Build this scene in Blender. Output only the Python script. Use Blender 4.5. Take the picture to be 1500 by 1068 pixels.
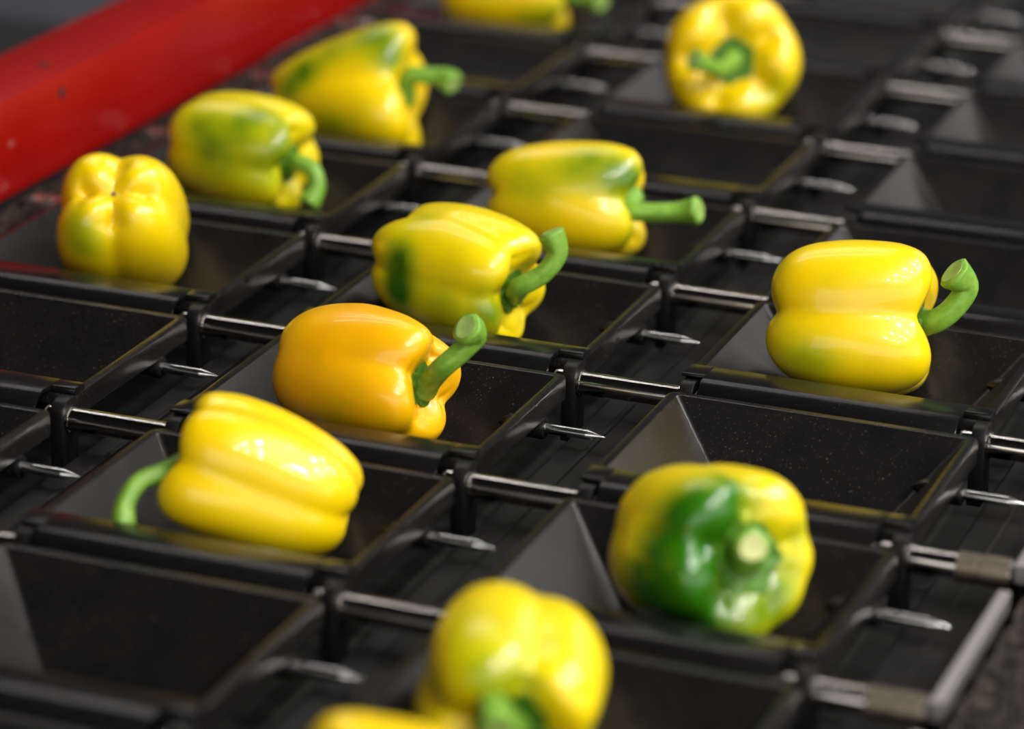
import bpy, bmesh, math, random
import numpy as np
from mathutils import Vector, Matrix
random.seed(7)
for o in list(bpy.data.objects): bpy.data.objects.remove(o)
scene = bpy.context.scene
COL = scene.collection
V = np.array

# ------------------------------------------------------------------ camera
# machine coordinates are in millimetres, shaft axes lie in z = 0; MM turns them into world metres
ZS = 0.95                       # height of the shafts above the hall floor (m)
MM = 0.001
FPX = 4918.75                   # focal length in pixels of the 1500 px wide frame
YAW, PITCH, ROLL = -0.36503, 0.35764, 0.0184
CAM = V([846.15, -1534.15, 685.60])
Q = 167.93                      # shaft pitch along the lane
LANE = 240.0                    # lane pitch
cy_, sy_, cp_, sp_ = math.cos(YAW), math.sin(YAW), math.cos(PITCH), math.sin(PITCH)
F3 = V([sy_*cp_, cy_*cp_, -sp_]); R3 = V([cy_, -sy_, 0.0]); U3 = np.cross(R3, F3)
R3, U3 = math.cos(ROLL)*R3 + math.sin(ROLL)*U3, -math.sin(ROLL)*R3 + math.cos(ROLL)*U3
cd = bpy.data.cameras.new('camera'); cam = bpy.data.objects.new('camera', cd); COL.objects.link(cam)
cam.matrix_world = Matrix(((R3[0], U3[0], -F3[0], CAM[0]*MM), (R3[1], U3[1], -F3[1], CAM[1]*MM),
                           (R3[2], U3[2], -F3[2], CAM[2]*MM + ZS), (0, 0, 0, 1)))
cd.sensor_fit = 'HORIZONTAL'; cd.sensor_width = 36; cd.lens = FPX*36/1500
cd.clip_start = 0.05; cd.clip_end = 60
cd.dof.use_dof = True; cd.dof.focus_distance = 1.905; cd.dof.aperture_fstop = 3.5
scene.camera = cam

# ------------------------------------------------------------------ world, lamps, exposure
world = bpy.data.worlds.new('world'); scene.world = world; world.use_nodes = True
world.node_tree.nodes['Background'].inputs[0].default_value = (0.6, 0.65, 0.8, 1)
world.node_tree.nodes['Background'].inputs[1].default_value = 0.02
scene.view_settings.view_transform = 'Standard'; scene.view_settings.look = 'None'
scene.view_settings.gamma = 1; scene.view_settings.exposure = 0.2
scene.view_settings.use_curve_mapping = False
LAMPS = [(x, y) for x in (1.9, 2.7, 3.5) for y in (-2.6, -1.4, -0.2, 1.0, 2.2)]
LAMP_Z, LAMP_SIZE, LAMP_W = 3.7, 0.18, 25
for i, (x, y) in enumerate(LAMPS):
    ld = bpy.data.lights.new('hall_lamp', 'AREA'); ld.shape = 'SQUARE'; ld.size = LAMP_SIZE
    ld.energy = LAMP_W; ld.color = (1.0, 0.97, 0.93)
    lo = bpy.data.objects.new('hall_lamp', ld); COL.objects.link(lo); lo.location = (x, y, LAMP_Z)

for y in (1.4, 2.2, 2.9):      # long tube lamps over the left side of the machine
    ld = bpy.data.lights.new('tube_lamp', 'AREA'); ld.shape = 'RECTANGLE'; ld.size = 2.8; ld.size_y = 0.07
    ld.energy = 9; ld.color = (1.0, 0.97, 0.94)
    lo = bpy.data.objects.new('tube_lamp', ld); COL.objects.link(lo); lo.location = (-1.2, y, LAMP_Z)
def add_wall_light(loc, rot, sx, sy, w):     # soft area lights added at the hall walls to brighten peppers and trays
    wl = bpy.data.lights.new('added_wall_light', 'AREA'); wl.shape = 'RECTANGLE'; wl.size = sx; wl.size_y = sy
    wl.energy = w; wl.color = (1.0, 0.97, 0.93)
    wo = bpy.data.objects.new('added_wall_light', wl); COL.objects.link(wo); wo.location = loc; wo.rotation_euler = rot
add_wall_light((3.0, -6.95, 2.3), (math.radians(90), 0, 0), 9.6, 3.9, 200)
add_wall_light((3.5, 6.25, 3.4), (math.radians(-90), 0, 0), 5.6, 1.8, 42)
add_wall_light((7.95, -2.4, 2.3), (math.radians(90), 0, math.radians(90)), 9.0, 3.9, 175)

# ------------------------------------------------------------------ helpers
def ray(px, py): return (px-750)/FPX*R3 - (py-534)/FPX*U3 + F3
def at_y(px, py, y):
    d = ray(px, py); return CAM + d*((y-CAM[1])/d[1])
def project(P):
    d = np.atleast_2d(P) - CAM; z = d@F3
    return np.stack([750+FPX*(d@R3)/z, 534-FPX*(d@U3)/z], 1)

def mesh_obj(name, verts, faces, mat, parent=None, smooth=35, bevel=0):
    me = bpy.data.meshes.new(name); me.from_pydata([tuple(v) for v in verts], [], faces); me.update()
    bm = bmesh.new(); bm.from_mesh(me); bmesh.ops.recalc_face_normals(bm, faces=bm.faces)
    if bevel:
        es = [e for e in bm.edges if len(e.link_faces) == 2 and e.calc_face_angle() > 0.6]
        bmesh.ops.bevel(bm, geom=es, offset=bevel, segments=2, profile=0.6, affect='EDGES', clamp_overlap=True)
    bm.to_mesh(me); bm.free()
    if smooth:
        me.shade_smooth(); me.set_sharp_from_angle(angle=math.radians(smooth))
    me.materials.append(mat)
    return link(name, me, parent)
def link(name, me, parent=None):
    o = bpy.data.objects.new(name, me); COL.objects.link(o)
    if parent is not None: o.parent = parent
    return o
def empty(name, loc=(0, 0, 0)):
    o = bpy.data.objects.new(name, None); COL.objects.link(o); o.location = loc
    o.empty_display_size = 0.02
    return o
def tag(o, label, cat, group=None):
    o['label'] = label; o['category'] = cat
    if group: o['group'] = group
    return o
def W(x, y, z): return (x*MM, y*MM, z*MM + ZS)

def box(x0, x1, y0, y1, z0, z1):
    v = [(x0,y0,z0),(x1,y0,z0),(x1,y1,z0),(x0,y1,z0),(x0,y0,z1),(x1,y0,z1),(x1,y1,z1),(x0,y1,z1)]
    f = [(0,3,2,1),(4,5,6,7),(0,1,5,4),(1,2,6,5),(2,3,7,6),(3,0,4,7)]
    return v, f
def join(parts):
    vs, fs = [], []
    for v, f in parts:
        n = len(vs); vs += list(v); fs += [tuple(i+n for i in q) for q in f]
    return vs, fs
def scale(vf, s=MM): return [tuple(c*s for c in v) for v in vf[0]], vf[1]
def extrude_x(prof, x0, x1):
    n = len(prof)
    v = [(x0, y, z) for y, z in prof] + [(x1, y, z) for y, z in prof]
    f = [(i, (i+1) % n, n+(i+1) % n, n+i) for i in range(n)] + [tuple(range(n-1, -1, -1)), tuple(range(n, 2*n))]
    return v, f
def lathe_x(prof, n=24, c=(0, 0)):
    """prof: list of (x, r); closed on the axis when r == 0"""
    v, f = [], []
    for x, r in prof:
        for i in range(n):
            a = 2*math.pi*i/n; v.append((x, c[0]+r*math.cos(a), c[1]+r*math.sin(a)))
    for k in range(len(prof)-1):
        for i in range(n):
            f.append((k*n+i, k*n+(i+1) % n, (k+1)*n+(i+1) % n, (k+1)*n+i))
    f.append(tuple(range(n))); f.append(tuple((len(prof)-1)*n+i for i in range(n-1, -1, -1)))
    return v, f
def rrect(x0, x1, y0, y1, r, z, seg=5):
    out = []
    for cx, cy, a0 in ((x1-r, y1-r, 0), (x0+r, y1-r, 90), (x0+r, y0+r, 180), (x1-r, y0+r, 270)):
        for i in range(seg+1):
            a = math.radians(a0 + 90*i/seg); out.append((cx+r*math.cos(a), cy+r*math.sin(a), z))
    return out
def loops(ls):
    n = len(ls[0]); v = [p for l in ls for p in l]; f = []
    for k in range(len(ls)-1):
        for i in range(n): f.append((k*n+i, k*n+(i+1) % n, (k+1)*n+(i+1) % n, (k+1)*n+i))
    f.append(tuple(range(n))); f.append(tuple((len(ls)-1)*n+i for i in range(n-1, -1, -1)))
    return v, f

# ------------------------------------------------------------------ materials
def mat(name, color, rough=0.5, metal=0.0, spec=0.5, coat=0.0, coat_rough=0.1):
    m = bpy.data.materials.new(name); m.use_nodes = True
    b = m.node_tree.nodes['Principled BSDF']
    b.inputs['Base Color'].default_value = (*color, 1); b.inputs['Roughness'].default_value = rough
    b.inputs['Metallic'].default_value = metal; b.inputs['Specular IOR Level'].default_value = spec
    b.inputs['Coat Weight'].default_value = coat; b.inputs['Coat Roughness'].default_value = coat_rough
    return m
def nd(m, typ, **kw):
    n = m.node_tree.nodes.new(typ)
    for k, v in kw.items(): setattr(n, k, v)
    return n
def lk(m, a, b): m.node_tree.links.new(a, b)
def ramp(m, src, stops):
    r = nd(m, 'ShaderNodeValToRGB'); el = r.color_ramp.elements
    while len(el) < len(stops): el.new(0.5)
    for e, (p, c) in zip(el, stops): e.position = p; e.color = (*c, 1) if len(c) == 3 else c
    lk(m, src, r.inputs[0]); return r
def noise(m, sc, detail=3, rough=0.55, vec=None):
    n = nd(m, 'ShaderNodeTexNoise'); n.inputs['Scale'].default_value = sc
    n.inputs['Detail'].default_value = detail; n.inputs['Roughness'].default_value = rough
    if vec is not None: lk(m, vec, n.inputs['Vector'])
    return n
def bsdf(m): return m.node_tree.nodes['Principled BSDF']

def plastic(name, base, rough, dusty):
    m = mat(name, base, rough, 0, 0.32)
    geo = nd(m, 'ShaderNodeNewGeometry')
    n1 = noise(m, 900, 2, 0.5, geo.outputs['Position'])
    n2 = noise(m, 45, 4, 0.6, geo.outputs['Position'])
    lo = 0.71 - 0.05*dusty
    specks = ramp(m, n1.outputs['Fac'], [(lo, (0, 0, 0)), (lo+0.07, (1, 1, 1))])
    area = ramp(m, n2.outputs['Fac'], [(0.35, (0.1, 0.1, 0.1)), (0.7, (1, 1, 1))])
    mul = nd(m, 'ShaderNodeMath', operation='MULTIPLY')
    lk(m, specks.outputs[0], mul.inputs[0]); lk(m, area.outputs[0], mul.inputs[1])
    film = nd(m, 'ShaderNodeMath', operation='MULTIPLY_ADD')
    lk(m, area.outputs[0], film.inputs[0]); film.inputs[1].default_value = 0.012*dusty
    lk(m, mul.outputs[0], film.inputs[2])
    mx = nd(m, 'ShaderNodeMix', data_type='RGBA')
    mx.inputs['A'].default_value = (*base, 1); mx.inputs['B'].default_value = (0.20, 0.17, 0.13, 1)
    sc = nd(m, 'ShaderNodeMath', operation='MULTIPLY'); sc.inputs[1].default_value = 0.55*dusty
    lk(m, film.outputs[0], sc.inputs[0]); lk(m, sc.outputs[0], mx.inputs['Factor'])
    lk(m, mx.outputs['Result'], bsdf(m).inputs['Base Color'])
    rr = nd(m, 'ShaderNodeMapRange'); rr.inputs['To Min'].default_value = rough-0.05; rr.inputs['To Max'].default_value = rough+0.10
    lk(m, n2.outputs['Fac'], rr.inputs['Value']); lk(m, rr.outputs['Result'], bsdf(m).inputs['Roughness'])
    return m
M_PAN = plastic('black_tray_plastic', (0.0045, 0.0043, 0.0045), 0.27, 1.0)
M_LIP = plastic('black_lip_plastic', (0.0045, 0.0043, 0.0045), 0.20, 0.45)
M_CLIP = plastic('black_clip_plastic', (0.0045, 0.0043, 0.0045), 0.38, 0.6)
M_DECK = plastic('dark_guide_plate', (0.0045, 0.0043, 0.0045), 0.30, 0.6)

def steel(name, base, rough, streak):
    m = mat(name, base, rough, 1.0)
    tc = nd(m, 'ShaderNodeTexCoord'); mp = nd(m, 'ShaderNodeMapping'); mp.inputs['Scale'].default_value = (18, 260, 260)
    lk(m, tc.outputs['Object'], mp.inputs['Vector'])
    n = noise(m, 1.0, 4, 0.6, mp.outputs['Vector'])
    r = ramp(m, n.outputs['Fac'], [(0.3, tuple(c*(1-streak) for c in base)), (0.62, base)])
    lk(m, r.outputs[0], bsdf(m).inputs['Base Color'])
    rr = nd(m, 'ShaderNodeMapRange'); rr.inputs['To Min'].default_value = rough*0.7; rr.inputs['To Max'].default_value = rough*1.5
    lk(m, n.outputs['Fac'], rr.inputs['Value']); lk(m, rr.outputs['Result'], bsdf(m).inputs['Roughness'])
    return m
M_STEEL = steel('shaft_steel', (0.56, 0.53, 0.50), 0.10, 0.35)
M_PIN = steel('pin_steel', (0.70, 0.70, 0.70), 0.17, 0.35)
M_TIP = mat('pin_tip_steel', (0.80, 0.80, 0.80), 0.22, 1.0)
M_SLEEVE = steel('worn_sleeve', (0.26, 0.22, 0.17), 0.42, 0.5)
M_LINK = mat('chain_attachment_steel', (0.42, 0.40, 0.41), 0.45, 0.8)
def greasy(name):
    m = mat(name, (0.03, 0.027, 0.025), 0.5, 0.6)
    geo = nd(m, 'ShaderNodeNewGeometry'); n = noise(m, 120, 5, 0.7, geo.outputs['Position'])
    r = ramp(m, n.outputs['Fac'], [(0.35, (0.006, 0.006, 0.006)), (0.55, (0.05, 0.042, 0.034)), (0.75, (0.16, 0.13, 0.10))])
    lk(m, r.outputs[0], bsdf(m).inputs['Base Color']); return m
M_CHAIN = greasy('greasy_chain')

def red_paint():
    m = mat('red_paint', (0.36, 0.003, 0.002), 0.33, 0, 0.25)
    geo = nd(m, 'ShaderNodeNewGeometry')
    n = noise(m, 9, 5, 0.6, geo.outputs['Position'])
    r = ramp(m, n.outputs['Fac'], [(0.3, (0.22, 0.002, 0.0015)), (0.7, (0.27, 0.003, 0.002))])
    # one scuff rubbed through to the primer near the left end
    sub = nd(m, 'ShaderNodeVectorMath', operation='SUBTRACT'); lk(m, geo.outputs['Position'], sub.inputs[0]); sub.inputs[1].default_value = SCUFF
    mp = nd(m, 'ShaderNodeVectorMath', operation='MULTIPLY'); lk(m, sub.outputs[0], mp.inputs[0]); mp.inputs[1].default_value = (60, 55, 75)
    ln = nd(m, 'ShaderNodeVectorMath', operation='LENGTH'); lk(m, mp.outputs[0], ln.inputs[0])
    n2 = noise(m, 160, 4, 0.7, geo.outputs['Position'])
    ad = nd(m, 'ShaderNodeMath', operation='MULTIPLY_ADD'); lk(m, n2.outputs['Fac'], ad.inputs[0]); ad.inputs[1].default_value = 1.6; lk(m, ln.outputs['Value'], ad.inputs[2])
    rs = ramp(m, ad.outputs[0], [(0.80, (0.55, 0.55, 0.55)), (1.0, (0, 0, 0))])
    mx = nd(m, 'ShaderNodeMix', data_type='RGBA'); lk(m, rs.outputs[0], mx.inputs['Factor'])
    lk(m, r.outputs[0], mx.inputs['A']); mx.inputs['B'].default_value = (0.35, 0.2, 0.17, 1)
    lk(m, mx.outputs['Result'], bsdf(m).inputs['Base Color'])
    return m
SCUFF = W(-220, 325, 42)
M_RED = red_paint()
M_BLACK = mat('black_void', (0.004, 0.004, 0.004), 0.7)
M_FRAME = mat('dark_painted_frame', (0.010, 0.010, 0.011), 0.5)

def concrete(name, a, b, sc, rough):
    m = mat(name, a, rough); geo = nd(m, 'ShaderNodeNewGeometry')
    n = noise(m, sc, 6, 0.6, geo.outputs['Position'])
    r = ramp(m, n.outputs['Fac'], [(0.3, a), (0.7, b)]); lk(m, r.outputs[0], bsdf(m).inputs['Base Color']); return m
M_FLOOR = concrete('hall_floor_concrete', (0.12, 0.12, 0.145), (0.17, 0.17, 0.20), 1.5, 0.5)
M_WALL = concrete('hall_wall_paint', (0.12, 0.115, 0.125), (0.15, 0.145, 0.155), 0.8, 0.8)
M_CEIL = mat('dark_hall_ceiling', (0.012, 0.012, 0.013), 0.9)
M_LAMPBODY = mat('lamp_housing', (0.05, 0.05, 0.05), 0.6)

# ------------------------------------------------------------------ hall
def slab(name, x0, x1, y0, y1, z0, z1, m):
    v, f = box(x0, x1, y0, y1, z0, z1); o = mesh_obj(name, v, f, m, smooth=0); o['kind'] = 'structure'; return o
slab('floor', -7, 8, -7, 6.3, -0.1, 0, M_FLOOR)
slab('ceiling', -7, 8, -7, 6.3, 4.4, 4.5, M_CEIL)
slab('wall_back', -7, 8, 6.3, 6.4, 0, 4.4, M_WALL)
slab('wall_front', -7, 8, -7.1, -7, 0, 4.4, M_WALL)
slab('wall_left', -7.1, -7, -7, 6.3, 0, 4.4, M_WALL)
slab('wall_right', 8, 8.1, -7, 6.3, 0, 4.4, M_WALL)

# ------------------------------------------------------------------ sorting trays
TX0, TX1, TY0, TY1, RIM = -182, -3, 8, 151, 11
E0 = (-175.5, -9.5, 20.5, 144.5, 10.2); B0 = (-128, -42, 46, 95, -29)
def pan_mesh():
    return loops([
        rrect(-130, -40, 42, 97, 3, -32), rrect(-178.5, -6, 11, 148, 5, -3),
        rrect(TX0+.7, TX1-.7, TY0+.7, TY1-.7, 5.5, -3.3), rrect(TX0, TX1, TY0, TY1, 6, -2.4),
        rrect(TX0, TX1, TY0, TY1, 6, RIM-1.8), rrect(TX0+.5, TX1-.5, TY0+.5, TY1-.5, 6, RIM-.5), rrect(TX0+1.8, TX1-1.8, TY0+1.8, TY1-1.8, 5.5, RIM),
        rrect(E0[0]-1.5, E0[1]+1.5, E0[2]-1.5, E0[3]+1.5, 3.5, RIM), rrect(E0[0]-.5, E0[1]+.5, E0[2]-.5, E0[3]+.5, 3, RIM-.3),
        rrect(E0[0], E0[1], E0[2], E0[3], 2.6, E0[4]), rrect(B0[0], B0[1], B0[2], B0[3], 2.0, B0[4]+1.2),
        rrect(B0[0]+2, B0[1]-2, B0[2]+2, B0[3]-2, 1.5, B0[4])])
def tray_height(x, y):
    """inner surface of the tray at local x, y (mm)"""
    s = lambda a, b, t: E0[4] + (B0[4]-E0[4])*(t-a)/(b-a)
    h = np.maximum.reduce([s(E0[0], B0[0], x), s(E0[1], B0[1], x), s(E0[2], B0[2], y), s(E0[3], B0[3], y), np.full_like(x, B0[4])])
    inside = (x > E0[0]) & (x < E0[1]) & (y > E0[2]) & (y < E0[3])
    return np.where(inside, h, np.where((x > TX0) & (x < TX1) & (y > TY0-22) & (y < TY1), np.where(y < 20.5, 15, RIM), -200))
LIP = [(20, 14.2), (-1, 15.2), (-4.5, 14.4), (-8.5, 12), (-11.6, 8.6), (-13.5, 4.5), (-14.2, 0), (-14.2, -5), (-13.2, -6), (-12, -6), (-11.2, -5),
       (-11.2, 1), (-10.4, 5.5), (-8.3, 9.2), (-5, 11.6), (-1, 12.7), (8, 11.5), (9, 9.6), (20, 9.6)]
TAB = [(20, 14.2), (3, 15.0), (1.8, 14.7), (1.4, 13.8), (1.8, 12.7), (8, 11.5), (9, 9.6), (20, 9.6)]
TABR = [(20, 14.2), (9.5, 14.7), (8.4, 14.3), (8, 13.4), (8, 10.5), (9, 9.6), (20, 9.6)]
lip_v = join([extrude_x(LIP, -168, -18.5), extrude_x(TAB, -181.5, -168), extrude_x(TABR, -18.5, -3.5)])
pan_me = lip_me = pin_me = tip_me = boss_me = None
def make_tray(k, j, label):
    global pan_me, lip_me, pin_me, tip_me, boss_me
    t = empty('sorting_tray', W(k*LANE, j*Q, 0))
    tag(t, label, 'tray', 'sorting trays of the conveyor')
    if pan_me is None:
        pan = mesh_obj('pan', *scale(pan_mesh()), M_PAN, t, smooth=28); pan_me = pan.data
        lip = mesh_obj('front_lip', *scale(lip_v), M_LIP, t, smooth=40, bevel=0.0007); lip_me = lip.data
        bs = lathe_x([(-30, 1), (-24, 5.2), (-12, 6.6), (-4, 6.6), (-2.2, 6.2), (-1.5, 4.6), (-1.5, 3.2)], 28, (112, -8))
        boss = mesh_obj('pin_boss', *scale(bs), M_PAN, pan, smooth=50); boss_me = boss.data
        pin = mesh_obj('guide_pin', *scale(lathe_x([(-6, 3.0), (22.5, 3.0)], 24, (112, -8))), M_PIN, t, smooth=40); pin_me = pin.data
        tip = mesh_obj('pin_tip', *scale(lathe_x([(22.5, 3.05), (23, 3.05), (33.2, 0.35), (33.8, 0.05)], 24, (112, -8))), M_TIP, pin, smooth=40); tip_me = tip.data
    else:
        pan = link('pan', pan_me, t); link('pin_boss', boss_me, pan); link('front_lip', lip_me, t)
        pin = link('guide_pin', pin_me, t); link('pin_tip', tip_me, pin)
    return t

L0, L1, L2 = 'lane beside the red beam', 'middle lane', 'right-hand lane by the bare chain'
TRAYS = {
 (0,-2): 'empty black tray at the near left corner of the lane beside the red beam',
 (0,-1): 'empty black tray at the left frame edge, level with the long-stemmed pepper lying leftward',
 (0,0): 'empty black tray in front of the pepper showing its four-lobed blossom end',
 (0,1): 'black tray holding the pepper that shows its four-lobed blossom end',
 (0,2): 'black tray beside the red beam holding the greenish mottled pepper',
 (0,3): 'black tray holding the tapered pepper next to the end of the red beam',
 (0,4): 'empty black tray between the tapered pepper and the pepper cut by the top edge',
 (0,5): 'black tray holding the pepper cut off by the top edge of the picture',
 (0,6): 'far black tray just behind the pepper cut off by the top edge',
 (1,-3): 'black tray of the middle lane at the very bottom, nearest the viewer',
 (1,-2): 'large blurred empty black tray in the bottom left corner',
 (1,-1): 'black tray holding the yellow pepper whose stem droops to the left',
 (1,0): 'black tray holding the orange-yellow pepper in sharp focus',
 (1,1): 'black tray holding the pepper with a dark green patch at its blossom end',
 (1,2): 'black tray holding the yellow pepper with a green shoulder and straight stem',
 (1,3): 'empty black tray between the straight-stemmed pepper and the far pepper facing the viewer',
 (1,4): 'black tray holding the far round pepper whose stem points at the viewer',
 (1,5): 'empty black tray just behind the far round pepper whose stem points at the viewer',
 (1,6): 'empty black tray of the middle lane at the top edge of the picture',
 (2,-3): 'black tray at the bottom edge holding the barely visible yellow pepper',
 (2,-2): 'black tray at the bottom holding the blurred pepper with the dark green stem hollow',
 (2,-1): 'black tray holding the half green pepper with the cut pale stem stub',
 (2,0): 'empty black tray right behind the half green pepper with the cut stem',
 (2,1): 'black tray holding the blocky yellow pepper with the hooked stem at the right',
 (2,2): 'empty black tray right behind the blocky pepper with the hooked stem',
 (2,3): 'empty black tray at the right edge, second behind the blocky hooked-stem pepper',
 (2,4): 'empty black tray at the right edge, third behind the blocky hooked-stem pepper',
 (2,5): 'empty black tray in the upper right corner, fourth behind the blocky hooked-stem pepper',
}
for (k, j), lab in TRAYS.items(): make_tray(k, j, lab)

# ------------------------------------------------------------------ shafts with their clips
CLIP = [(-9, -34), (-9, 2.5), (-8, 7.2), (-5.5, 10.2), (-1.5, 11.6), (5.5, 11.6), (8, 10.4), (9, 8), (9, -34)]
SHAFT_LABEL = {
 -3: 'steel cross shaft nearest the viewer, below the bottom edge peppers',
 -2: 'blurred steel cross shaft under the bottom pepper with the dark stem hollow',
 -1: 'steel cross shaft under the leftward drooping stem pepper and the half green pepper',
 0: 'steel cross shaft under the lip of the orange-yellow pepper tray',
 1: 'steel cross shaft under the blocky hooked-stem pepper and the blossom end pepper',
 2: 'steel cross shaft under the mottled greenish pepper and the straight-stemmed pepper',
 3: 'steel cross shaft under the tapered pepper beside the red beam',
 4: 'steel cross shaft under the far round pepper whose stem points at the viewer',
 5: 'steel cross shaft under the pepper cut off by the top edge',
 6: 'farthest steel cross shaft near the top edge of the picture',
}
rod_me = clip_me = sleeve_me = ring_me = None
for j, lab in SHAFT_LABEL.items():
    s = empty('cross_shaft', W(0, j*Q, 0)); tag(s, lab, 'shaft', 'steel cross shafts of the conveyor')
    if rod_me is None:
        rod = mesh_obj('rod', *scale(lathe_x([(-212, 6.2), (-211.5, 6.8), (531, 6.8), (531.5, 6.2)], 40)), M_STEEL, s, smooth=40); rod_me = rod.data
    else: link('rod', rod_me, s)
    for k in range(3):
        for x0 in (-10.5, -180):
            if clip_me is None:
                c = mesh_obj('shaft_clip', *scale(extrude_x(CLIP, 0, 8.2)), M_CLIP, s, smooth=30, bevel=0.0008); clip_me = c.data
            else: c = link('shaft_clip', clip_me, s)
            c.location.x = (k*LANE + x0)*MM
            if ring_me is None:
                r_ = mesh_obj('retaining_ring', *scale(lathe_x([(0, 6.9), (0.1, 7.6), (1.5, 7.6), (1.6, 6.9)], 32)), M_STEEL, s, smooth=30); ring_me = r_.data
            else: r_ = link('retaining_ring', ring_me, s)
            r_.location.x = (k*LANE + x0 + (8.4 if x0 > -100 else -2.0))*MM
    if sleeve_me is None:
        sl = mesh_obj('sleeve', *scale(lathe_x([(503, 6.9), (503.3, 8.0), (513, 8.0), (513.5, 7.4), (515.5, 7.4), (516, 8.4), (530, 8.4), (530.4, 6.9)], 32)), M_SLEEVE, s, smooth=40); sleeve_me = sl.data
    else: link('sleeve', sleeve_me, s)

# ------------------------------------------------------------------ bed of the conveyor
YA, YB = -900, 1500
bed = empty('conveyor_bed', W(160, 300, -950)); tag(bed, 'black conveyor bed below the rows of trays', 'conveyor')
def rel(vf, o):
    l = o.location; return [(v[0]*MM-l[0], v[1]*MM-l[1], v[2]*MM+ZS-l[2]) for v in vf[0]], vf[1]
mesh_obj('bed_plate', *rel(box(-216, 620, YA, YB, -80, -72), bed), M_BLACK, bed, smooth=0)
for x in (-180, 590):
    for y in (YA+60, YB-60):
        mesh_obj('leg', *rel(box(x-25, x+25, y-25, y+25, -950, -80), bed), M_FRAME, bed, smooth=0, bevel=0.004)
gp = {0: 'dark guide plate in the gap between the left and middle tray lanes',
      1: 'dark guide plate in the gap between the middle and right tray lanes',
      2: 'dark guide plate between the right tray lane and the chain at the right edge'}
for k, lab in gp.items():
    x0 = k*LANE + 9; x1 = k*LANE + (70 if k < 2 else 42)
    g = empty('guide_plate', W((x0+x1)/2, 300, -72)); tag(g, lab, 'plate', 'guide plates between the lanes')
    mesh_obj('plate', *rel(box(x0, x1, YA, YB, -20, -16), g), M_DECK, g, smooth=0, bevel=0.0006)
    mesh_obj('ridge', *rel(box(x0+14, x0+17, YA, YB, -16, -14.6), g), M_DECK, g, smooth=0, bevel=0.0006)
    for xx in (x0+4, x1-8):
        mesh_obj('web', *rel(box(xx, xx+4, YA, YB, -72, -20), g), M_DECK, g, smooth=0)

# ------------------------------------------------------------------ side chains
def chain(name, x, ya, yb, label):
    c = empty(name, W(x, (ya+yb)/2, -72)); tag(c, label, 'chain', 'drive chains at the sides of the lanes')
    p = 19.05; n = int((yb-ya)/p); pl = ro = None
    def plate(xo, yc):
        out = []
        for s in (-1, 1):
            for i in range(9):
                a = math.pi*(i/8) - math.pi/2
                out.append((s*p/2 + s*7.6*math.cos(a), 7.6*math.sin(a)*s))
        return extrude_x([(y, z) for y, z in out], xo-1.1, xo+1.1)
    inner = join([plate(-6.2, 0), plate(6.2, 0)]); outer = join([plate(-9, 0), plate(9, 0)])
    me = {}
    for i in range(n):
        kind = i % 2
        if kind not in me:
            o = mesh_obj('link_plate', *scale(inner if kind == 0 else outer), M_CHAIN, c, smooth=30); me[kind] = o.data
        else: o = link('link_plate', me[kind], c)
        yy = ya + (i+.5)*p
        o.location = ((0), (yy-(ya+yb)/2)*MM, 0.072 - 0.001)
        o.rotation_euler.x = random.uniform(-.05, .05)
        if 'r' not in me:
            r_ = mesh_obj('roller', *scale(lathe_x([(-10.6, 2.6), (-10.5, 2.9), (-6, 2.9), (-5.1, 6), (5.1, 6), (6, 2.9), (10.5, 2.9), (10.6, 2.6)], 14)), M_CHAIN, c, smooth=30); me['r'] = r_.data
        else: r_ = link('roller', me['r'], c)
        r_.location = (0, (yy+p/2-(ya+yb)/2)*MM, 0.072 - 0.001)
    mesh_obj('chain_track', *[scale(box(-16, 16, -(yb-ya)/2, (yb-ya)/2, 0, 58))][0], M_CHAIN, c, smooth=0)
    return c
chain('drive_chain', -203, 60, 1400, 'greasy dark roller chain running along the foot of the red beam')
ch = chain('drive_chain', 556, -460, 420, 'greasy dark roller chain in the bottom right corner')
for j in range(-3, 3):
    mesh_obj('attachment_bar', *scale(box(-24.5, -18.5, j*Q+3+20, j*Q+137+20, 66, 77)), M_LINK, ch, smooth=0, bevel=0.0008)
mesh_obj('side_skirt', *scale(box(20, 60, -440, 440, 0, 62)), M_CHAIN, ch, smooth=0, bevel=0.002)

# ------------------------------------------------------------------ red beam
rb = empty('red_beam', W(-252, 600, 3)); tag(rb, 'red painted square steel beam running along the left side', 'beam')
mesh_obj('beam_tube', *scale(box(-32, 32, -900, 1500, 0, 68)), M_RED, rb, smooth=30, bevel=0.006)
rb.rotation_euler.x = math.radians(-0.5)
def hole_mesh(ax):
    v, f = lathe_x([(-0.6, 4.0), (0.25, 4.0), (0.3, 3.6)], 20)
    if ax == 'z': v = [(-z, y, x) for x, y, z in v]
    return scale((v, f))
h1 = mesh_obj('bolt_hole', *hole_mesh('x'), M_BLACK, rb, smooth=30); h1.location = (0.0321, -0.205, 0.0545)
h2 = mesh_obj('bolt_hole', *hole_mesh('z'), M_BLACK, rb, smooth=30); h2.location = (0.010, -0.190, 0.0681)
for y in (-800, 1400):
    mesh_obj('beam_leg', *scale(box(-25, 25, y-25, y+25, -953, 0)), M_RED, rb, smooth=0, bevel=0.003)
# dark machine behind the beam
hs = empty('machine_housing', (-1.30, 1.6, 0)); tag(hs, 'blurred dark machine housing behind the red beam in the upper left corner', 'machine')
mesh_obj('housing_body', *box(-0.85, 0.85, -1.8, -0.47, 0, 0.80), M_FRAME, hs, smooth=30, bevel=0.01)
mesh_obj('housing_lid', *box(-0.88, 0.88, -1.83, -0.44, 0.80, 0.83), M_FRAME, hs, smooth=30, bevel=0.006)

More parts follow.
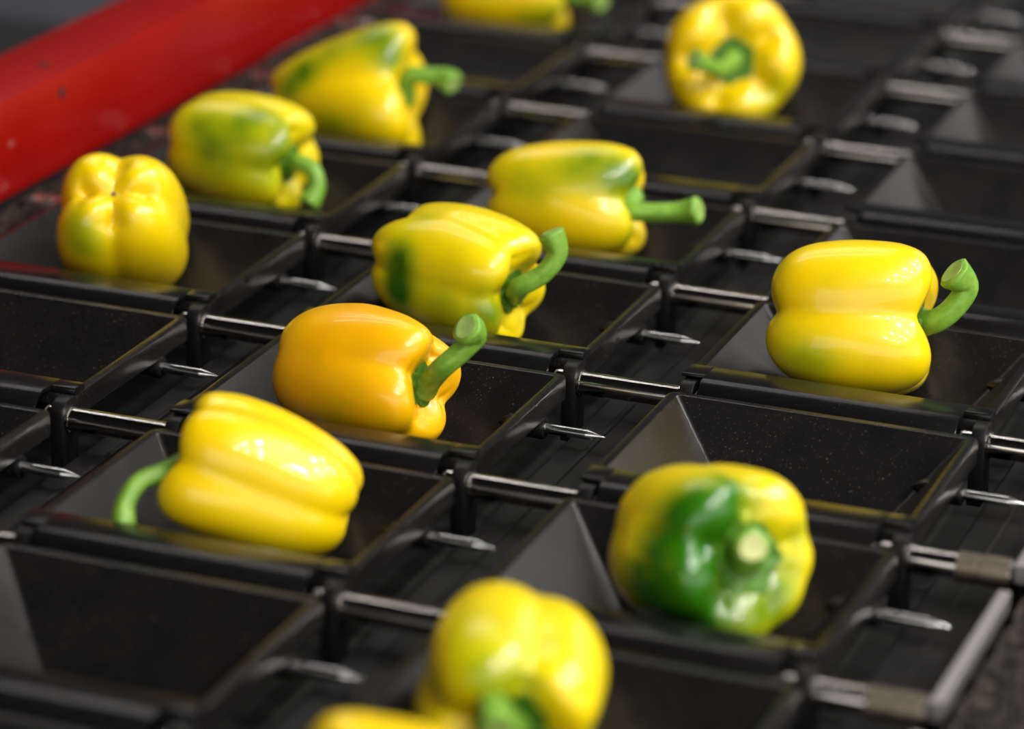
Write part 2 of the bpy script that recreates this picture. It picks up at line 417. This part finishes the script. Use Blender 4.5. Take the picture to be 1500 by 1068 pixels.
# ------------------------------------------------------------------ peppers
def pepper_mat(name, ripe, deep, green, rough=0.32):
    m = mat(name, ripe, rough, 0, 0.42, 0.42, 0.05)
    b = bsdf(m)
    at = nd(m, 'ShaderNodeAttribute'); at.attribute_name = 'green'
    tc = nd(m, 'ShaderNodeTexCoord')
    n = noise(m, 40, 5, 0.6, tc.outputs['Object']); n2 = noise(m, 18, 3, 0.5, tc.outputs['Object'])
    n3 = noise(m, 380, 2, 0.5, tc.outputs['Object'])
    a1 = nd(m, 'ShaderNodeMath', operation='MULTIPLY_ADD'); lk(m, n.outputs['Fac'], a1.inputs[0]); a1.inputs[1].default_value = 0.5; lk(m, at.outputs['Fac'], a1.inputs[2])
    a2 = nd(m, 'ShaderNodeMath', operation='SUBTRACT'); lk(m, a1.outputs[0], a2.inputs[0]); a2.inputs[1].default_value = 0.25
    skin = ramp(m, n2.outputs['Fac'], [(0.35, deep), (0.65, ripe)])
    gr = ramp(m, a2.outputs[0], [(0.06, (0, 0, 0)), (0.42, (0.45, 0.45, 0.45)), (0.95, (1, 1, 1))])
    gc = ramp(m, a2.outputs[0], [(0.2, (0.36, 0.42, 0.004)), (0.5, (0.13, 0.29, 0.004)), (0.95, green)])
    mx = nd(m, 'ShaderNodeMix', data_type='RGBA'); lk(m, gr.outputs[0], mx.inputs['Factor'])
    lk(m, skin.outputs[0], mx.inputs['A']); lk(m, gc.outputs[0], mx.inputs['B'])
    lk(m, mx.outputs['Result'], b.inputs['Base Color'])
    bp = nd(m, 'ShaderNodeBump'); bp.inputs['Strength'].default_value = 0.05; bp.inputs['Distance'].default_value = 0.002
    lk(m, n.outputs['Fac'], bp.inputs['Height']); lk(m, bp.outputs['Normal'], b.inputs['Normal'])
    b.inputs['Subsurface Weight'].default_value = 0.0
    return m
GREEN = (0.022, 0.125, 0.001)
M_YEL = pepper_mat('yellow_pepper_skin', (0.80, 0.585, 0.001), (0.78, 0.525, 0.001), GREEN)
M_ORG = pepper_mat('orange_yellow_pepper_skin', (0.86, 0.47, 0.001), (0.84, 0.40, 0.001), GREEN)
M_LEM = pepper_mat('lemon_pepper_skin', (0.78, 0.60, 0.001), (0.74, 0.55, 0.001), GREEN)
def stem_mat(name, a, b_, rough=0.42):
    m = mat(name, a, rough, 0, 0.4); tc = nd(m, 'ShaderNodeTexCoord')
    n = noise(m, 160, 4, 0.65, tc.outputs['Object']); r = ramp(m, n.outputs['Fac'], [(0.3, a), (0.72, b_)])
    lk(m, r.outputs[0], bsdf(m).inputs['Base Color'])
    bp = nd(m, 'ShaderNodeBump'); bp.inputs['Strength'].default_value = 0.25; bp.inputs['Distance'].default_value = 0.0008
    lk(m, n.outputs['Fac'], bp.inputs['Height']); lk(m, bp.outputs['Normal'], bsdf(m).inputs['Normal'])
    return m
M_STEM = stem_mat('stem_green', (0.11, 0.26, 0.018), (0.22, 0.40, 0.05))
M_CALYX = stem_mat('calyx_green', (0.030, 0.11, 0.005), (0.08, 0.20, 0.010))
M_CUT = stem_mat('cut_stem_face', (0.20, 0.34, 0.06), (0.34, 0.46, 0.13), 0.6)
M_CUTP = stem_mat('pale_cut_stem_face', (0.42, 0.46, 0.16), (0.60, 0.60, 0.28), 0.6)

PROF = [(.375,0),(.377,.12),(.385,.23),(.415,.34),(.46,.46),(.487,.59),(.485,.73),(.425,.88),(.29,.975),(.12,1.0),(-.06,.985),(-.24,.93),(-.37,.83),(-.455,.68),(-.495,.50),(-.495,.33),(-.465,.19),(-.435,.08),(-.425,0)]
def catmull(P, n):
    P = np.array(P, float); out = []; m = len(P)
    seg = np.linalg.norm(np.diff(P, axis=0), axis=1); cum = np.r_[0, np.cumsum(seg)]
    for t in np.linspace(0, cum[-1], n):
        i = min(max(np.searchsorted(cum, t)-1, 0), m-2); u = (t-cum[i])/max(seg[i], 1e-9)
        p0, p1, p2, p3 = P[max(i-1, 0)], P[i], P[i+1], P[min(i+2, m-1)]
        out.append(0.5*((2*p1)+(-p0+p2)*u+(2*p0-5*p1+4*p2-p3)*u*u+(-p0+3*p1-3*p2+p3)*u**3))
    return np.array(out)
def smin_max(a, k=14):   # smooth maximum over axis 0
    mx = a.max(0); return mx + np.log(np.exp(k*(a-mx)).sum(0))/k

def pepper(label, k, j, c, axis, L, R, lobes, roll=0, prof_mod=None, taper=0.0, bend=(0, 0), depth=(.55, .35, .6),
           squash=1.0, yl=75, green=(), base_green=0.0, material=None, stem=None, calyx=1.0, shoulder=.13, butt=.08, stem_r=5.6, seed=1, blossom=False, cut='small', dimple=0.0):
    """c: picture position of the body centre; it lies yl mm behind shaft j. axis: stem direction in view terms (right, up, towards)."""
    rng = np.random.RandomState(seed)
    ctr = at_y(c[0], c[1], j*Q + yl)
    ax = axis[0]*R3 + axis[1]*U3 - axis[2]*F3; ax = ax/np.linalg.norm(ax)
    e1 = U3 - (U3@ax)*ax
    if np.linalg.norm(e1) < 0.3: e1 = R3 - (R3@ax)*ax
    e1 /= np.linalg.norm(e1); e2 = np.cross(ax, e1)
    ca, sa = math.cos(math.radians(roll)), math.sin(math.radians(roll)); e1, e2 = ca*e1+sa*e2, -sa*e1+ca*e2
    nr, nt = 72, 120
    pr = catmull(PROF if prof_mod is None else prof_mod, nr); zz, rr = pr[:, 0], np.maximum(pr[:, 1], 0)
    th = np.linspace(0, 2*math.pi, nt, endpoint=False)
    # lobes: (angle deg, size, depth, shoulder lift, blossom lift)
    lob = []
    for a, sz, dd in [l[:3] for l in lobes]:
        ph = th - math.radians(a); ph = (ph+math.pi) % (2*math.pi) - math.pi
        d_ = dd*sz; rho = sz - d_
        s2 = np.clip(rho**2 - (d_*np.sin(ph))**2, 0, None)
        rr_ = np.where(np.abs(d_*np.sin(ph)) < rho, d_*np.cos(ph) + np.sqrt(s2), 0)
        rr_ = np.where(np.cos(ph) < -0.2, 0.05, rr_)
        lob.append(rr_)
    lob = np.array(lob); un = smin_max(lob, 24)
    un = un/un.max()
    wgt = np.exp(16*(lob-lob.max(0))); wgt /= wgt.sum(0)
    sh = sum(w*(l[3] if len(l) > 3 else 0) for w, l in zip(wgt, lobes))
    bl = sum(w*(l[4] if len(l) > 4 else 0) for w, l in zip(wgt, lobes))
    g = np.clip((un-un.min())/(un.max()-un.min()+1e-6), 0, 1)
    arc = np.linspace(0, 1, nr)
    top = np.clip((zz+.05)/.5, 0, 1); bot = np.clip((-zz-.05)/.45, 0, 1)
    dep = depth[1] + (depth[0]-depth[1])*top**1.3 + (depth[2]-depth[1])*bot**1.3
    inner = np.where((arc < .5), np.clip((rr-.26)/.36, 0, 1), np.clip((rr-.05)/.5, 0, 1))
    X = np.zeros((nr, nt, 3))
    for i in range(nr):
        m_ = 1 + (un-1)*dep[i]*(1.6 if True else 1)
        m_ = 1 + (np.clip(m_, .3, 1.2)-1)*inner[i]
        r_ = rr[i]*R*m_*(1 + taper*zz[i]*2)
        wS = math.exp(-((arc[i]-.20)/.13)**2); wB = math.exp(-((arc[i]-.86)/.13)**2)
        z_ = zz[i]*L + L*(sh*wS - shoulder*(1-g)*wS*inner[i]) + L*(butt*(1-g)*wB*inner[i] - bl*wB)
        if dimple and arc[i] < .3: z_ = z_ - dimple*L*max(0, 1-rr[i]/.55)
        bx = bend[0]*R*((zz[i]*2)**2-.33); by = bend[1]*R*((zz[i]*2)**2-.33)
        X[i, :, 0] = r_*np.cos(th) + bx; X[i, :, 1] = squash*r_*np.sin(th) + by; X[i, :, 2] = z_
    # gentle irregularity
    for _ in range(7):
        kv = rng.normal(0, 1, 3)/22; p0 = rng.uniform(0, 6.28); amp = 0.5
        dirv = rng.normal(0, 1, 3); dirv /= np.linalg.norm(dirv)
        X += amp*np.sin(X@kv+p0)[..., None]*dirv
    loc = X.reshape(-1, 3)
    wp = ctr + loc[:, :1]*e1 + loc[:, 1:2]*e2 + loc[:, 2:3]*ax
    # rest it on the tray: roll it back along its line of sight until it touches
    d_ = ray(*c); d_ = d_/d_[1]
    def depth_in(s):
        q = wp + d_*s; return (tray_height(q[:, 0]-k*LANE, q[:, 1]-j*Q) - q[:, 2]).max()
    ss = np.arange(-20, 40, 0.5); pn = np.array([depth_in(s) for s in ss])
    ok = np.where((pn < 0.3))[0]
    s_ = ss[ok[-1]] if len(ok) else ss[pn.argmin()]
    wp = wp + d_*s_; ctr = ctr + d_*s_
    base = V([ctr[0], ctr[1], wp[:, 2].min()])
    lx, ly = wp[:, 0]-k*LANE, wp[:, 1]-j*Q
    pen = (tray_height(lx, ly) - wp[:, 2]); ip = pen.argmax()
    print('PEPPER %-3s rolled %.1f centre local (%.0f %.0f %.0f) depth into tray %.1f at (%.0f %.0f)' % (seed, s_, ctr[0]-k*LANE, ctr[1]-j*Q, ctr[2], pen.max(), lx[ip], ly[ip]))
    root = empty('bell_pepper', W(*base)); tag(root, label, 'bell pepper', 'bell peppers on the trays')
    # collapse pole rings
    v = (wp - base)*MM; f = []
    for i in range(nr-1):
        for t in range(nt): f.append((i*nt+t, i*nt+(t+1) % nt, (i+1)*nt+(t+1) % nt, (i+1)*nt+t))
    me = bpy.data.meshes.new('body'); me.from_pydata([tuple(p) for p in v], [], f); me.update()
    # unripe patches, measured on the skin
    gv = np.full(len(wp), base_green, float)
    pix = project(wp); dep_ = (wp-CAM)@F3
    for px, py, rad, st in green:
        d2 = np.hypot(pix[:, 0]-px, pix[:, 1]-py); cand = np.where(d2 < 14)[0]
        if len(cand) == 0: cand = np.array([d2.argmin()])
        p0 = wp[cand[dep_[cand].argmin()]]
        gv = 1-(1-gv)*(1-st*np.exp(-(np.linalg.norm(wp-p0, axis=1)/rad)**2))
    at = me.attributes.new('green', 'FLOAT', 'POINT'); at.data.foreach_set('value', np.clip(gv, 0, 1).astype(np.float32))
    bm = bmesh.new(); bm.from_mesh(me); bmesh.ops.remove_doubles(bm, verts=bm.verts, dist=1e-6); bmesh.ops.recalc_face_normals(bm, faces=bm.faces); bm.to_mesh(me); bm.free()
    me.shade_smooth(); me.materials.append(material or M_YEL)
    body = link('body', me, root)
    if blossom:
        bz = X[-1, 0]
        bp = ctr + bz[0]*e1 + bz[1]*e2 + bz[2]*ax
        vv, ff = lathe_x([(-1.5, 2.2), (0.4, 2.2), (1.4, 1.4), (1.6, .3)], 12)
        vv = [tuple(((bp - base) - x*ax + y*e1 + z*e2)*MM) for x, y, z in vv]
        o = mesh_obj('blossom_scar', vv, ff, M_SCAR, body, smooth=60)
    # calyx in the stem hollow
    zc = X[0, :, 2].mean()
    c0 = ctr + X[0, 0, 0]*e1 + X[0, 0, 1]*e2 + zc*ax
    if calyx:
        vv, ff = [], []; rings = [(0, 3.2), (.25, 3.0), (.55, 2.4), (.8, 1.9), (1.0, 0.2), (1.03, -2.5)]
        na = 48; rad = .29*R*calyx
        for q, (fr, hz) in enumerate(rings):
            for a in range(na):
                an = 2*math.pi*a/na
                rj = rad*fr*(1+.10*math.sin(6*an+seed)*fr + .06*math.sin(13*an+2*seed)*fr)
                dx, dy = rj*math.cos(an), rj*math.sin(an)
                lift = (fr**2)*rad*.34
                vv.append(tuple(((c0-base) + dx*e1 + dy*e2 + (hz+lift+.5*math.sin(9*an)*fr)*ax)*MM))
        for q in range(len(rings)-1):
            for a in range(na): ff.append((q*na+a, q*na+(a+1) % na, (q+1)*na+(a+1) % na, (q+1)*na+a))
        mesh_obj('calyx', vv, ff, M_CALYX, root, smooth=50)
    if stem:
        # stem: picture points with how far each lies towards the viewer of the hollow's centre (mm)
        pts = [c0 - 3*ax, c0 + 4*ax]; dc = (c0-CAM)@F3
        for px, py, tw in stem['pts']:
            d = ray(px, py); pts.append(CAM + d*(dc-tw))
        tube(pts, stem.get('r', stem_r), stem.get('flare', 1.7), stem.get('knob', 1.35), base, root, seed, stem.get('cut', M_CUT), stem.get('end'))
    return root

def tube(pts, r, flare, knob, base, root, seed, cutm, end):
    P = catmull(pts, 40); n = 22
    T = np.gradient(P, axis=0); T /= np.linalg.norm(T, axis=1)[:, None]
    if end is not None:
        pass
    nrm = np.cross(T[0], V([0.3, 0.5, 0.8])); nrm /= np.linalg.norm(nrm); vv, ff = [], []
    m = len(P)
    for i in range(m):
        nrm = nrm - (nrm@T[i])*T[i]; nrm /= np.linalg.norm(nrm); bn = np.cross(T[i], nrm)
        s = i/(m-1)
        rad = r*(1 + (flare-1)*math.exp(-(s/.16)**2) + (knob-1)*math.exp(-((1-s)/.14)**2))
        for a in range(n):
            an = 2*math.pi*a/n; q = rad*(1+.055*math.cos(5*an+seed+1.2*s))
            vv.append(P[i] + q*(math.cos(an)*nrm + math.sin(an)*bn))
    # rounded rim of the cut end
    for sc, fw in ((.90, .16), (.72, .24)):
        for a in range(n):
            an = 2*math.pi*a/n; q = r*knob*sc
            vv.append(P[-1] + q*(math.cos(an)*nrm + math.sin(an)*bn) + r*fw*T[-1])
    rows = m+2
    for i in range(rows-1):
        for a in range(n): ff.append((i*n+a, i*n+(a+1) % n, (i+1)*n+(a+1) % n, (i+1)*n+a))
    ff.append(tuple(range(n-1, -1, -1)))
    st = mesh_obj('stem', [tuple((p-base)*MM) for p in vv], ff, M_STEM, root, smooth=60)
    vv, ff = [], []
    for sc, fw in ((.74, .16), (.72, .27), (.45, .25), (.1, .18)):
        for a in range(n):
            an = 2*math.pi*a/n; q = r*knob*sc*(1+.05*math.sin(3*an+seed))
            vv.append(tuple((P[-1] + q*(math.cos(an)*nrm + math.sin(an)*bn) + r*fw*T[-1] - base)*MM))
    for i in range(3):
        for a in range(n): ff.append((i*n+a, i*n+(a+1) % n, (i+1)*n+(a+1) % n, (i+1)*n+a))
    ff.append(tuple(3*n+a for a in range(n)))
    mesh_obj('cut_end', vv, ff, cutm, st, smooth=50)
M_SCAR = mat('blossom_scar', (0.12, 0.10, 0.06), 0.8)

# lobes: (angle, size, depth, shoulder lift, blossom lift); angle 0 = picture-up side of the body
pepper('orange-yellow bell pepper in sharp focus, its curved stem rising to the right', 1, 0, (533, 551), (.82, -.12, .52), 99, 41,
       [(22, 1, .43, .0), (108, 1, .43, 0.02), (190, .98, .43, .02), (280, .96, .43, 0)], roll=8, taper=.0, depth=(.75, .06, .15),
       yl=72, material=M_ORG, stem={'pts': [(648, 538, 22), (676, 514, 26), (694, 492, 28), (684, 481, 34)], 'r': 6.0, 'knob': 1.5}, seed=1, green=[(470, 615, 12, .28)])
pepper('yellow bell pepper with a dark green patch at its blossom end', 1, 1, (670, 402), (.81, -.24, .49), 98, 42.5,
       [(-8, 1, .44, .02, -.15), (64, 1, .44, 0, .04), (128, .97, .44, .02, .04), (200, .95, .44, 0), (272, .95, .44, 0)], roll=0, depth=(.85, .24, 1.0),
       yl=72, material=M_LEM, stem={'pts': [(760, 421, 20), (795, 402, 24), (817, 372, 26), (808, 342, 28)], 'r': 5.8, 'knob': 1.4}, seed=2,
       green=[(575, 385, 13, 1), (568, 412, 13, 1), (576, 442, 12, 1), (715, 465, 16, .55), (730, 470, 10, .6), (640, 470, 18, .35), (620, 308, 14, .3), (640, 420, 30, .2)], base_green=.06)
pepper('yellow bell pepper with a green shoulder and a long straight stem', 1, 2, (828, 292), (.97, -.06, .16), 102, 40,
       [(15, 1, .42, .02), (105, .97, .42, 0), (195, 1, .42, .02), (285, .97, .42, 0)], roll=25, taper=.10, depth=(.75, .15, .3),
       yl=72, material=M_YEL, stem={'pts': [(922, 308, 14), (960, 311, 16), (1000, 310, 18), (1022, 308, 22)], 'r': 6.2, 'knob': 1.45, 'flare': 2.0}, seed=3,
       green=[(860, 222, 17, .6), (890, 235, 15, .62), (908, 262, 12, .6), (930, 250, 14, .7), (938, 275, 10, .7), (940, 345, 11, .7), (780, 255, 22, .38), (740, 260, 18, .36), (820, 245, 14, .45)], base_green=.04)
pepper('glossy blocky yellow bell pepper with a hooked stem at the right', 2, 1, (1250, 468), (.965, -.04, .17), 93, 51,
       [(40, 1, .42, .0, .0), (130, 1, .43, .02, .02), (220, .98, .42, 0), (310, 1, .42, .02)], roll=0, depth=(.8, .5, .8),
       yl=74, material=M_YEL, stem={'pts': [(1375, 468, 12), (1400, 448, 16), (1416, 420, 18), (1398, 400, 22)], 'r': 6.8, 'knob': 1.5}, seed=4,
       green=[(1160, 530, 22, .42), (1175, 545, 14, .4), (1205, 390, 14, .2)], base_green=.02)
pepper('yellow bell pepper lying with its thin stem drooping to the left', 1, -1, (386, 710), (-.93, .33, .06), 96, 40,
       [(8, 1, .42, .0), (120, 1, .42, .02), (228, 1, .42, .03), (302, 1, .42, .02)], roll=0, depth=(.85, .55, .65), taper=.04,
       yl=74, material=M_YEL, stem={'pts': [(235, 693, 10), (205, 706, 14), (185, 735, 18), (181, 768, 20)], 'r': 5.0, 'knob': 1.35, 'flare': 1.3}, seed=5, calyx=.8)
pepper('yellow bell pepper turning its four-lobed blossom end to the viewer', 0, 1, (178, 325), (.0, -.36, -.93), 92, 44,
       [(50, 1, .43, 0, .02), (135, 1, .43, 0, .03), (225, 1, .43, 0, .02), (318, 1, .43, 0, .0)], roll=0, depth=(.5, .5, .8), butt=.16,
       yl=72, material=M_YEL, seed=6, green=[(105, 345, 16, .5), (115, 375, 14, .45), (95, 330, 10, .35)], base_green=.0, blossom=True, calyx=0)
pepper('mottled green and yellow bell pepper with a down-curled stem beside the red beam', 0, 2, (352, 222), (.86, -.22, .34), 92, 41,
       [(25, 1, .42, .0), (95, .96, .42, 0), (165, 1, .42, .02), (235, 1, .42, 0), (305, 1, .42, 0)], roll=40, depth=(.7, .2, .35),
       yl=72, material=M_LEM, stem={'pts': [(440, 240, 14), (458, 250, 18), (464, 275, 20), (452, 298, 22)], 'r': 5.6, 'knob': 1.35}, seed=7,
       green=[(290, 168, 13, .7), (345, 170, 15, .65), (385, 158, 13, .6), (300, 210, 16, .45), (300, 235, 16, .5), (400, 255, 16, .55), (425, 180, 12, .6), (425, 215, 10, .7), (350, 245, 20, .42), (430, 250, 10, .7)], base_green=.22)
pepper('tapered yellow bell pepper with green edges next to the red beam end', 0, 3, (503, 140), (.93, -.02, .20), 106, 43,
       [(15, 1.0, .42, .02), (120, 1, .42, .04), (200, .95, .42, .04), (285, 1, .42, .0)], roll=5, taper=.42, depth=(.75, .25, .3),
       yl=72, material=M_YEL, stem={'pts': [(600, 112, 10), (625, 112, 14), (650, 114, 16), (662, 122, 20)], 'r': 6.2, 'knob': 1.45}, seed=8,
       green=[(440, 95, 14, .9), (410, 125, 14, .9), (480, 65, 14, .6), (530, 45, 16, .75), (560, 45, 16, .7), (582, 75, 12, .9), (470, 195, 18, .45), (500, 195, 16, .4)], base_green=.05)
pepper('yellow bell pepper cut off by the top edge of the picture', 0, 5, (742, -18), (.95, -.05, .15), 102, 42,
       [(30, 1, .42), (120, 1, .42), (210, 1, .42), (300, 1, .42)], roll=0, depth=(.7, .2, .3),
       yl=74, material=M_YEL, stem={'pts': [(840, -8, 10), (865, -4, 14), (880, 2, 20)], 'r': 7.0, 'knob': 1.35}, seed=9, green=[(770, 38, 14, .5), (820, 34, 14, .7)])
pepper('far round yellow bell pepper whose stem points at the viewer', 1, 4, (1072, 88), (-.06, -.08, .98), 88, 51,
       [(40, 1, .40), (110, 1, .40), (180, 1, .40), (255, 1, .40), (325, 1, .40)], roll=12, depth=(.3, .3, .4), dimple=.06,
       yl=70, material=M_YEL, stem={'pts': [(1055, 102, 22), (1038, 96, 38), (1018, 88, 50)], 'r': 5.8, 'knob': 1.35}, seed=10, green=[(1150, 135, 14, .35), (1135, 150, 14, .35)], calyx=1.15)
pepper('half green bell pepper with a short pale cut stem', 2, -1, (1036, 808), (.50, -.04, .86), 84, 47,
       [(38, 1, .42), (108, .98, .43), (178, 1, .44), (226, .96, .44), (268, .94, .44), (322, 1, .42)], roll=0, depth=(.9, .4, .4), dimple=.02,
       yl=72, material=M_LEM, stem={'pts': [(1098, 800, 18), (1102, 801, 24)], 'r': 8.5, 'knob': 1.05, 'flare': 1.4, 'cut': M_CUTP}, seed=11,
       green=[(965, 800, 22, 1.0), (1000, 740, 16, .8), (1030, 790, 20, .6), (1085, 700, 14, .75), (1085, 740, 16, .85), (1050, 770, 20, .85), (1050, 860, 24, .85), (1095, 895, 20, .45), (980, 870, 26, .95), (960, 890, 24, .95), (1000, 910, 26, .95), (1150, 850, 18, .6), (1180, 790, 10, .4), (1110, 840, 22, .5), (1140, 900, 16, .5), (920, 870, 14, .5)], calyx=1.3)
pepper('blurred yellow bell pepper with a dark green stem hollow at the bottom', 2, -2, (752, 1005), (-.05, -.38, .92), 95, 45,
       [(30, 1, .43, .03), (115, 1, .43), (205, 1, .43), (296, .97, .43, .0)], roll=0, depth=(.75, .5, .5), dimple=.03,
       yl=72, material=M_LEM, stem={'pts': [(722, 1035, 16), (726, 1050, 26), (728, 1066, 32)], 'r': 6.5, 'knob': 1.3}, seed=12, green=[(690, 900, 20, .35), (720, 1000, 12, .6), (770, 1000, 12, .5), (700, 960, 16, .25), (800, 930, 20, .25)], base_green=.05, calyx=1.4)
pepper('yellow bell pepper peeking in at the bottom edge of the picture', 2, -3, (578, 1204), (-.93, .2, .2), 80, 43,
       [(20, 1, .42), (110, 1, .42), (200, 1, .42), (290, 1, .42)], roll=10, depth=(.6, .25, .4), yl=74, material=M_YEL, seed=13)
